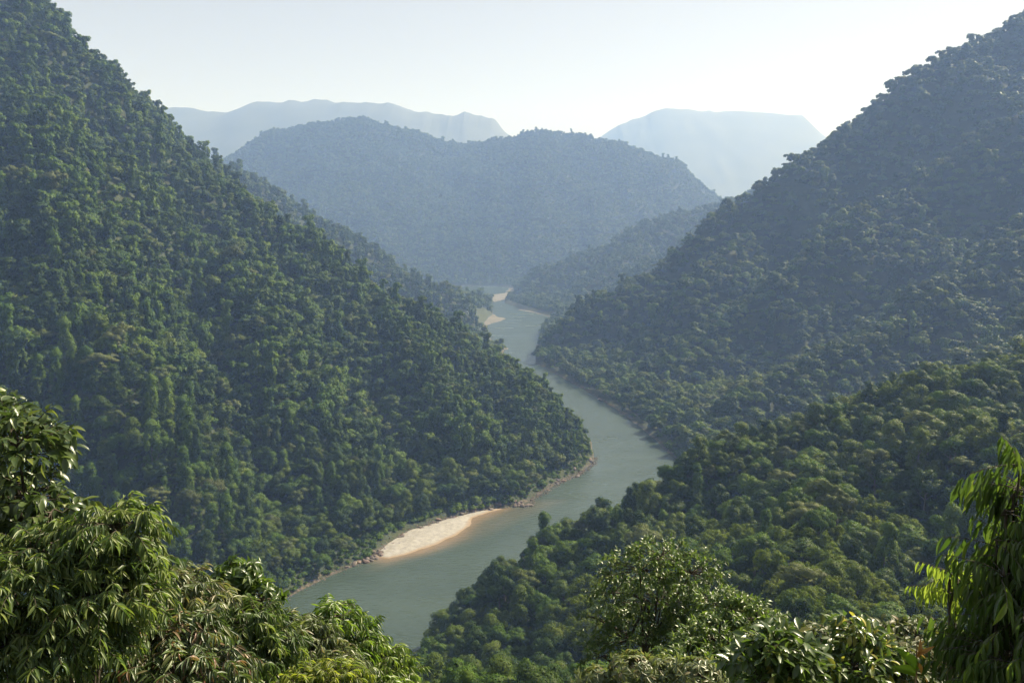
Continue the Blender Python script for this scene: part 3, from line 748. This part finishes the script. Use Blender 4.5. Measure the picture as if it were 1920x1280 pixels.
def fmat(name, stops, **kw): return leaf_mat(name, stops, rnd_attr=True, **kw)
LEAF['big'] = [big_leaf(.15, .02), big_leaf(.35, .03), big_leaf(.6, .05)]
FM = {
 'oval': fmat('leaf_dark_glossy', [(0, (0.046, 0.074, 0.026)), (.6, (0.077, 0.110, 0.037)), (.93, (0.116, 0.153, 0.047)), (1, (0.199, 0.230, 0.053))], rough=.33, trans=.25, tboost=1.9, spec=.6),
 'feather': fmat('leaf_feathery', [(0, (0.053, 0.089, 0.028)), (.5, (0.100, 0.146, 0.047)), (.88, (0.158, 0.202, 0.063)), (1, (0.202, 0.229, 0.063))], rough=.42, trans=.36, tboost=2.0, spec=.5),
 'pale': fmat('leaf_pale', [(0, (0.092, 0.123, 0.053)), (.6, (0.142, 0.171, 0.077)), (.9, (0.197, 0.210, 0.099)), (1, (0.254, 0.204, 0.119))], rough=.36, trans=.3, tboost=1.7, spec=.6),
 'pink': fmat('leaf_pinkish', [(0, (0.065, 0.097, 0.035)), (.82, (0.124, 0.175, 0.056)), (.90, (0.196, 0.160, 0.088)), (.96, (0.287, 0.189, 0.125)), (1, (0.313, 0.145, 0.107))], rough=.40, trans=.3, tboost=1.5, spec=.7),
 'bright': fmat('leaf_bright', [(0, (0.061, 0.107, 0.019)), (.5, (0.116, 0.176, 0.032)), (1, (0.199, 0.245, 0.045))], rough=.38, trans=.40, tboost=2.1, spec=.8),
 'yellow': fmat('leaf_yellow_green', [(0, (0.100, 0.138, 0.024)), (.6, (0.177, 0.214, 0.037)), (1, (0.291, 0.291, 0.053))], rough=.45, trans=.42, tboost=1.9, spec=.6),
 'small': fmat('leaf_small_shiny', [(0, (0.046, 0.079, 0.019)), (.6, (0.085, 0.129, 0.029)), (.92, (0.131, 0.176, 0.040)), (1, (0.199, 0.214, 0.066))], rough=.36, trans=.34, tboost=2.2, spec=.6),
 'hang': fmat('leaf_hanging', [(0, (0.037, 0.068, 0.015)), (.6, (0.065, 0.103, 0.024)), (.9, (0.116, 0.161, 0.032)), (1, (0.184, 0.230, 0.040))], rough=.34, trans=.34, tboost=2.3, spec=.7),
 'lime': fmat('leaf_lime', [(0, (0.139, 0.196, 0.035)), (1, (0.236, 0.275, 0.072))], rough=.5, trans=.5, tboost=1.9),
 'broad': fmat('leaf_broad', [(0, (0.050, 0.089, 0.024)), (.8, (0.100, 0.145, 0.040)), (.93, (0.169, 0.199, 0.053)), (1, (0.460, 0.383, 0.092))], rough=.34, trans=.34, tboost=1.9, spec=.8),
 'brown': fmat('leaf_dull_brownish', [(0, (0.042, 0.061, 0.019)), (.6, (0.077, 0.098, 0.029)), (.9, (0.123, 0.115, 0.046)), (1, (0.230, 0.138, 0.073))], rough=.46, trans=.3, tboost=1.8, spec=.4),
}
SHAPE = {'pinnate': ('lance', .205), 'oval': ('oval', .42), 'whorl': ('oval', .34), 'small': ('oval', .42), 'broad': ('broad', .42), 'hang': ('lance', .18)}

def frame_mats(P_, D_, U_, L_, W_):
    """leaf frames: position, direction, rough upward normal, length, width -> (n,3,4)"""
    y = unit(D_); x = unit(np.cross(y, U_)); z = np.cross(x, y)
    return np.stack([x * W_[:, None], y * L_[:, None], z * L_[:, None], P_], 2)

def spray(kind, p, d, L, r):
    """one leafy shoot starting at p heading d; returns leaf frames and the shoot's line"""
    up = np.array([0, 0, 1.])
    if kind in ('pinnate', 'hang'):
        nl = (13 if kind == 'pinnate' else 9) + r.integers(0, 4)
        rl = L * (2.0 if kind == 'pinnate' else 2.3)
        t_ = np.linspace(.12, 1, nl)
        droop = r.uniform(.2, .6) if kind == 'pinnate' else .28
        line = p + d * rl * t_[:, None] - up * (t_[:, None] ** 2) * rl * droop
        tan = unit(d - up * 2 * t_[:, None] * droop)
        side = unit(np.cross(tan, up)) * np.where(np.arange(nl) % 2, 1, -1)[:, None]
        if kind == 'pinnate': D_ = unit(side * .72 + tan * .55 - up * r.uniform(.35, .8, (nl, 1)) + r.normal(size=(nl, 3)) * .20)
        else: D_ = unit(side * .32 + tan * .35 - up * r.uniform(.8, 1.3, (nl, 1)) + r.normal(size=(nl, 3)) * .08)
        U_ = unit(up * .8 + side * .5 + tan * .2 + r.normal(size=(nl, 3)) * .34)
        ll = L * (.70 + .42 * np.sin(np.pi * (t_ * .8 + .1))) * r.uniform(.85, 1.1, nl)
        w0 = SHAPE[kind][1]
        return frame_mats(line, D_, U_, ll, ll * w0 * r.uniform(.85, 1.15, nl)), np.concatenate([p[None], line])
    if kind == 'whorl':
        nl = 8 + r.integers(0, 4); a_ = np.arange(nl) * 2.4 + r.uniform(0, 6)
        s1 = unit(np.cross(d, up + r.normal(size=3) * .1)); s2 = np.cross(d, s1)
        t_ = np.linspace(.5, 1, nl)
        line = p + d * L * .7 * t_[:, None]
        rad = np.cos(a_)[:, None] * s1 + np.sin(a_)[:, None] * s2
        D_ = unit(rad + d * r.uniform(.1, .6, (nl, 1)) - up * .25); U_ = unit(d + up * .6 + r.normal(size=(nl, 3)) * .1)
        ll = L * r.uniform(.75, 1.1, nl)
        return frame_mats(line, D_, U_, ll, ll * .34), np.stack([p, p + d * L * .7])
    nl = {'oval': 7, 'small': 8, 'broad': 6}[kind] + r.integers(0, 3)
    t_ = np.linspace(.2, 1, nl); rl = L * {'oval': 1.7, 'small': 2.0, 'broad': 1.3}[kind]
    dr = .25
    line = p + d * rl * t_[:, None] - up * (t_[:, None] ** 2) * rl * dr
    tan = unit(d - up * 2 * t_[:, None] * dr)
    a_ = np.arange(nl) * 2.4 + r.uniform(0, 6)
    s1 = unit(np.cross(tan, up + .01)); s2 = np.cross(tan, s1)
    rad = np.cos(a_)[:, None] * s1 + np.sin(a_)[:, None] * s2
    hang = {'oval': .55, 'small': .2, 'broad': .3}[kind]
    D_ = unit(rad * .8 + tan * .6 - up * hang * r.uniform(.4, 1.5, (nl, 1)))
    U_ = unit(up + rad * .4 + r.normal(size=(nl, 3)) * .25)
    ll = L * r.uniform(.7, 1.1, nl)
    return frame_mats(line, D_, U_, ll, ll * SHAPE[kind][1] * r.uniform(.85, 1.15, nl)), np.concatenate([p[None], line])

LEAF_MESH = {}
def shared_leaf(shape, v, mat):
    key = (shape, v, mat.name)
    if key not in LEAF_MESH:
        V, F = LEAF[shape][v]; LEAF_MESH[key] = mesh_from('leaf', V, F, mat, True)
    return LEAF_MESH[key]

def make_plant(name, label, cat, kind, L, nsp, blobs, mat, seed, nparts=300, up_bias=.25):
    r = np.random.default_rng(seed)
    B = np.array(blobs)
    C_, RX, RZ = B[:, :3], B[:, 3], B[:, 4]
    base = np.array([C_[:, 0].mean(), C_[:, 1].max() + .15, 0]); base[2] = float(height(base[:1], base[1:2])[0]) - .3
    root = bpy.data.objects.new(name, None); link(root); root.location = base; root.empty_display_size = .3
    tag(root, label, cat)
    # wood
    topc = C_.mean(0) + [0, .1, 0]
    zs = np.linspace(0, 1, 6)[:, None]
    tr = base + (topc - base) * zs + np.sin(zs * 3.1) * np.array([[.12, .05, 0]]) * r.normal()
    hgt = np.linalg.norm(topc - base); rad0 = .018 + .010 * hgt
    v, f = tube([(tr - base, np.linspace(rad0, rad0 * .45, 6))], 8)
    link(bpy.data.objects.new('trunk', mesh_from('trunk', v, f, M['bark_dark'], True)), root)
    w = RX * RX * RZ ** .5; w = w / w.sum()
    frames, rnd = [], []
    per = np.maximum((w * nsp).astype(int), 4)
    for bi in range(len(B)):
        c, rx, rz = C_[bi], RX[bi], RZ[bi]
        s_ = tr[min(5, 2 + bi % 4)]
        ctrl = np.stack([s_, s_ * .5 + c * .5 + [0, 0, .06], c])
        paths = [(ctrl - base, rad0 * np.array([.5, .34, .18]))]
        for k_ in range(per[bi]):
            d = unit(r.normal(size=3)); d[2] = abs(d[2]) * .9 - .18 if r.uniform() < .75 else d[2]
            q = c + d * np.array([rx, rx * .9, rz]) * r.uniform(.45, .95)
            out_d = unit(d * np.array([1, 1, .7]) + [0, 0, up_bias] + r.normal(size=3) * .3)
            if kind == 'hang': out_d = unit(out_d * [1, 1, .35] + [0, 0, .22])
            fr, line = spray(kind, q, out_d, L * r.uniform(.8, 1.15), r)
            frames.append(fr); rnd.append(np.clip(r.uniform() * .55 + r.uniform(0, .45, len(fr)), 0, .999))
            lw = .0032 + .006 * L
            if len(line) > 5: line = line[::3]
            paths.append((line - base, np.linspace(lw, lw * .45, len(line))))
            if k_ % 3 == 0: paths.append((np.stack([c, c * .5 + q * .5 + r.normal(size=3) * .02, q]) - base, np.array([.010, .007, lw])))
        v, f = tube(paths, 4)
        link(bpy.data.objects.new('branch', mesh_from('branch', v, f, M['bark_dark'], True)), root)
    FR = np.concatenate(frames); RN = np.concatenate(rnd)
    shape = SHAPE[kind][0]
    var = r.integers(0, 3, len(FR))
    tip = FR[:, :, 3] + FR[:, :, 1] * .5
    px, py = to_px(tip)
    inside = (px > 0) & (px < 1920) & (py > 0) & (py < 1280)
    size = np.linalg.norm(FR[:, :, 1], axis=1) / np.linalg.norm(tip - [0, 0, 210], axis=1)
    score = np.where(inside, size, 0) * (1 + .15 * RN)
    sel = np.argsort(-score)[:nparts]; sel = sel[score[sel] > 0]
    is_part = np.zeros(len(FR), bool); is_part[sel] = True
    for q in sel:
        o = bpy.data.objects.new('leaf', shared_leaf(shape, int(var[q]), mat)); link(o, root)
        m4 = np.eye(4); m4[:3] = FR[q]; m4[:3, 3] -= base
        o.matrix_local = Matrix(m4.tolist())
    Vs, Fs, R_, off = [], [], [], 0
    for vi in range(3):
        V, F = LEAF[shape][vi]; k_ = np.where((var == vi) & ~is_part)[0]
        if not len(k_): continue
        A_ = FR[k_]
        W = np.einsum('nij,vj->nvi', A_[:, :, :3], V) + A_[:, None, :, 3] - base
        Vs.append(W.reshape(-1, 3)); Fs.append((F[None] + (np.arange(len(k_)) * len(V))[:, None, None] + off).reshape(-1, 4)); off += W.shape[0] * W.shape[1]
        R_.append(np.repeat(RN[k_], len(V)))
    me = mesh_from('foliage', np.concatenate(Vs), np.concatenate(Fs), mat, True)
    me.attributes.new('rnd', 'FLOAT', 'POINT').data.foreach_set('value', np.concatenate(R_).astype(np.float32))
    fo = link(bpy.data.objects.new('foliage', me), root); fo['kind'] = 'stuff'
    return root

PLANTS = [
    ('broadleaf_tree', 'dark glossy tree with plain oval leaves rising at the left edge over the valley', 'tree', 'oval', 0.107, 495,
     [(-3.95, 6.2, 208.27, 0.33, 0.31), (-3.88, 6.2, 207.87, 0.29, 0.29), (-4.53, 6.6, 208.34, 0.4, 0.35), (-4.22, 6.4, 207.42, 0.39, 0.34), (-3.62, 6.0, 207.8, 0.14, 0.24), (-4.68, 6.6, 207.73, 0.4, 0.53)]),
    ('pinnate_tree', 'green tree with drooping feathery leaves spilling to the right below the dark oval-leaved tree', 'tree', 'pinnate', 0.096, 900,
     [(-2.92, 5.6, 207.85, 0.32, 0.17), (-3.31, 5.6, 207.62, 0.41, 0.23), (-2.83, 5.7, 207.54, 0.23, 0.23), (-3.44, 5.3, 207.55, 0.32, 0.25), (-3.0, 5.5, 207.38, 0.41, 0.26), (-3.31, 5.4, 207.1, 0.54, 0.33), (-3.57, 5.2, 207.09, 0.35, 0.31)]),
    ('pale_leaved_tree', 'silvery pale green tree with narrow leaves between the feathery tree and the pink-leaved shrub', 'tree', 'pinnate', 0.098, 450,
     [(-3.22, 6.8, 206.76, 0.27, 0.23), (-3.07, 7.0, 206.69, 0.28, 0.19), (-3.2, 6.8, 206.4, 0.41, 0.27), (-3.25, 6.3, 206.33, 0.46, 0.25), (-2.8, 7.0, 206.56, 0.19, 0.14)]),
    ('dark_whorled_tree', 'small dark green tree with whorled leaf tips standing against the river bank', 'tree', 'whorl', 0.115, 195,
     [(-3.01, 8.2, 206.25, 0.29, 0.21), (-3.16, 8.2, 206.06, 0.33, 0.25), (-2.66, 8.0, 206.1, 0.23, 0.23), (-3.0, 8.2, 205.75, 0.33, 0.27)]),
    ('pink_leaved_shrub', 'shrub with pinkish bronze new leaves at the bottom of the picture near the left', 'shrub', 'pinnate', 0.107, 255,
     [(-2.74, 6.2, 206.67, 0.27, 0.15), (-2.83, 6.0, 206.62, 0.24, 0.16), (-2.48, 6.0, 206.5, 0.28, 0.16), (-2.63, 5.8, 206.53, 0.27, 0.16)]),
    ('arching_leaved_tree', 'tree with long arching rows of narrow leaves between the dark whorled tree and the river', 'tree', 'pinnate', 0.107, 360,
     [(-2.79, 7.4, 206.08, 0.35, 0.2), (-2.58, 7.4, 206.2, 0.27, 0.17), (-2.43, 7.4, 205.92, 0.27, 0.25), (-2.74, 7.2, 205.86, 0.43, 0.24), (-3.03, 7.4, 206.14, 0.22, 0.15)]),
    ('reddish_tipped_tree', 'light green tree with reddish tips in front of the near end of the river', 'tree', 'pinnate', 0.098, 345,
     [(-2.41, 8.2, 205.63, 0.23, 0.22), (-2.22, 8.2, 205.54, 0.27, 0.25), (-2.41, 8.0, 205.37, 0.38, 0.27), (-1.9, 7.8, 205.4, 0.31, 0.21)]),
    ('bright_feathery_tree', 'bright green feathery tree whose top overlaps the green river', 'tree', 'pinnate', 0.115, 345,
     [(-2.05, 8.6, 205.58, 0.24, 0.16), (-2.26, 8.8, 205.28, 0.35, 0.24), (-1.85, 8.8, 205.21, 0.27, 0.24), (-2.08, 8.8, 204.94, 0.35, 0.27)]),
    ('drooping_feathery_tree', 'feathery green tree with hanging leaf rows beside the bright one at the river end', 'tree', 'pinnate', 0.107, 285,
     [(-1.54, 8.8, 205.04, 0.19, 0.14), (-1.7, 8.8, 204.94, 0.29, 0.18), (-1.39, 8.8, 204.77, 0.24, 0.15), (-1.67, 8.6, 204.79, 0.46, 0.2)]),
    ('yellow_green_shrub', 'yellow-green fine-leaved shrub at the bottom edge beneath the reddish tipped tree', 'shrub', 'pinnate', 0.074, 225,
     [(-1.52, 6.6, 206.05, 0.22, 0.13), (-1.81, 6.6, 205.98, 0.27, 0.13)]),
    ('rounded_tree', 'rounded tree with a dark shaded core and small shiny leaves in the lower middle', 'tree', 'small', 0.094, 930,
     [(2.76, 14.0, 204.06, 0.61, 0.3), (2.37, 14.0, 203.75, 0.75, 0.42), (3.31, 14.0, 203.7, 0.7, 0.42), (1.88, 14.0, 203.33, 0.52, 0.47), (3.67, 14.0, 203.23, 0.56, 0.47), (2.9, 14.6, 202.83, 1.08, 0.59), (1.59, 14.0, 202.8, 0.42, 0.47), (2.2, 14.0, 202.38, 0.75, 0.56), (3.3, 14.0, 202.49, 0.75, 0.47), (1.66, 13.6, 202.29, 0.46, 0.46)]),
    ('pale_shrub', 'pale shrub with small upright shiny leaves sloping down right of the rounded tree', 'shrub', 'small', 0.082, 630,
     [(3.06, 10.5, 204.76, 0.42, 0.28), (3.34, 10.2, 204.76, 0.38, 0.24), (3.46, 9.8, 204.67, 0.33, 0.26), (2.78, 10.0, 204.56, 0.54, 0.33), (3.03, 9.6, 204.55, 0.51, 0.32), (2.34, 9.6, 204.48, 0.45, 0.26)]),
    ('white_sheen_shrub', 'low shrub with whitish shining leaf rosettes along the bottom edge under the rounded tree', 'shrub', 'whorl', 0.09, 255,
     [(1.35, 8.2, 205.19, 0.33, 0.14), (1.71, 8.2, 205.13, 0.33, 0.15), (2.01, 8.0, 205.25, 0.27, 0.15), (0.97, 8.4, 204.94, 0.28, 0.1)]),
    ('yellow_leaved_shrub', 'broad-leaved shrub with a few yellowing leaves at the bottom edge', 'shrub', 'broad', 0.123, 150,
     [(2.22, 6.2, 206.55, 0.21, 0.12), (2.09, 6.2, 206.39, 0.25, 0.15), (2.36, 6.2, 206.39, 0.21, 0.17)]),
    ('upright_shrub', 'upright green shrub with stacked leaf rosettes in the lower right', 'shrub', 'broad', 0.102, 150,
     [(3.01, 6.6, 206.56, 0.1, 0.07), (3.06, 6.6, 206.43, 0.17, 0.11), (3.16, 6.6, 206.31, 0.22, 0.12), (2.94, 6.4, 206.27, 0.26, 0.13)]),
    ('brown_tangle_shrub', 'low dark shrub with dull brownish leaves between the two broad-leaved shrubs', 'shrub', 'oval', 0.082, 390,
     [(2.93, 7.2, 206.08, 0.19, 0.12), (2.96, 7.0, 205.92, 0.28, 0.16), (3.51, 6.8, 206.09, 0.36, 0.18), (4.02, 7.4, 205.97, 0.3, 0.17), (3.9, 6.8, 206.04, 0.27, 0.18), (3.65, 7.4, 205.97, 0.22, 0.12)]),
    ('hanging_leaved_tree', 'tall tree at the right edge with long glossy leaves hanging in curtains', 'tree', 'hang', 0.17, 250,
     [(3.56, 5.4, 208.38, 0.08, 0.03), (3.7, 5.4, 208.16, 0.14, 0.06), (3.53, 5.4, 208.16, 0.07, 0.03), (3.48, 5.4, 208.04, 0.09, 0.03), (3.68, 5.4, 207.91, 0.14, 0.06), (3.44, 5.4, 207.81, 0.09, 0.03), (3.62, 5.4, 207.71, 0.14, 0.06), (3.38, 5.2, 207.64, 0.09, 0.03), (3.63, 5.3, 207.51, 0.18, 0.07), (3.32, 5.2, 207.41, 0.1, 0.03), (3.5, 5.2, 207.31, 0.16, 0.08), (3.35, 5.2, 207.11, 0.13, 0.06), (3.41, 5.0, 207.13, 0.2, 0.1), (3.26, 5.0, 206.97, 0.17, 0.07), (3.86, 5.4, 207.67, 0.14, 0.47)]),
    ('lime_sapling', 'small lime green sapling lit from behind beside the hanging-leaved tree', 'sapling', 'hang', 0.13, 22,
     [(3.48, 5.9, 207.3, 0.09, 0.07), (3.47, 5.9, 207.19, 0.08, 0.06)]),
]
MATS = ['oval', 'feather', 'pale', 'hang', 'pink', 'feather', 'pale', 'bright', 'bright', 'yellow', 'small', 'small', 'pale', 'broad', 'broad', 'brown', 'hang', 'lime']
for i, ((nm, lb, ct, kd, L, ns, bl), mt) in enumerate(zip(PLANTS, MATS)):
    make_plant(nm, lb, ct, kd, L, ns, bl, FM[mt], 900 + i, nparts=300 if ct != 'sapling' else 120)

# the lone broad-leaved sprig with a withered orange leaf
def sprig():
    base = np.array([2.72, 5.0, 206.80])
    root = link(bpy.data.objects.new('sprig', None)); root.location = base; root.empty_display_size = .1
    tag(root, 'sprig with big lit green leaves and one withered orange leaf at the bottom edge', 'plant')
    st = np.stack([base + [0, 0, -1.2], base + [.01, 0, 0], base + [.0, 0, .30], base + [-.01, 0, .47]])
    v, f = tube([(st - base, np.array([.012, .009, .006, .003]))], 6)
    link(bpy.data.objects.new('stem', mesh_from('stem', v, f, plain_mat('sprig_stem', (.16, .10, .05), (.30, .20, .10), 20), True)), root)
    g = leaf_mat('leaf_lit_green', [(0, (.10, .16, .02)), (1, (.15, .20, .03))], trans=.55, tboost=2.2, rough=.4)
    og = leaf_mat('leaf_withered_orange', [(0, (.42, .20, .07)), (1, (.48, .26, .10))], trans=.4, tboost=1.3, rough=.6)
    for z, d, L, m_, lb in [(.26, (-.55, -.2, .9), .20, g, None), (.24, (-.9, -.3, .5), .17, g, None), (.38, (.5, -.3, .5), .11, og, 'withered orange leaf'), (.36, (.15, -.2, .9), .11, og, 'withered orange leaf'), (.33, (.35, -.3, -.7), .10, og, 'withered orange leaf'),
                            (.02, (.85, -.2, .55), .24, g, None), (.02, (-.6, -.3, .75), .24, g, None), (-.05, (.5, -.4, .1), .17, g, None), (-.06, (-.6, -.4, .1), .17, g, None)]:
        D_ = unit(np.array([d], float)); U_ = unit(np.array([[-d[0] * .4, -.75, .5]]))
        fr = frame_mats(base[None] * 0 + [0, 0, z], D_, U_, np.array([L]), np.array([L * (.40 if lb is None else .26)]))[0]
        o = link(bpy.data.objects.new('leaf', shared_leaf('big', 1 if lb is None else 2, m_)), root)
        if lb: o['label'] = lb
        m4 = np.eye(4); m4[:3] = fr; o.matrix_local = Matrix(m4.tolist())
sprig()

# ------------------------------------------------------------------ haze
m, n, l = new_mat('haze_air')
out = n.new('ShaderNodeOutputMaterial'); pv = n.new('ShaderNodeVolumePrincipled')
pv.inputs['Color'].default_value = (.35, .535, 1.0, 1)
pv.inputs['Absorption Color'].default_value = (1, 1, 1, 1)
pv.inputs['Density'].default_value = 0.00017
pv.inputs['Anisotropy'].default_value = .12
l.new(pv.outputs[0], out.inputs['Volume'])
x0, x1, y0, y1, z0, z1 = -6800, 6600, -520, 9900, -8, 1620
V = np.array([(x, y, z) for z in (z0, z1) for y in (y0, y1) for x in (x0, x1)])
F = np.array([(0, 2, 3, 1), (4, 5, 7, 6), (0, 1, 5, 4), (2, 6, 7, 3), (0, 4, 6, 2), (1, 3, 7, 5)])
tag(link(bpy.data.objects.new('haze', mesh_from('haze', V, F, m))), 'pale blue haze filling the whole valley', kind='stuff')
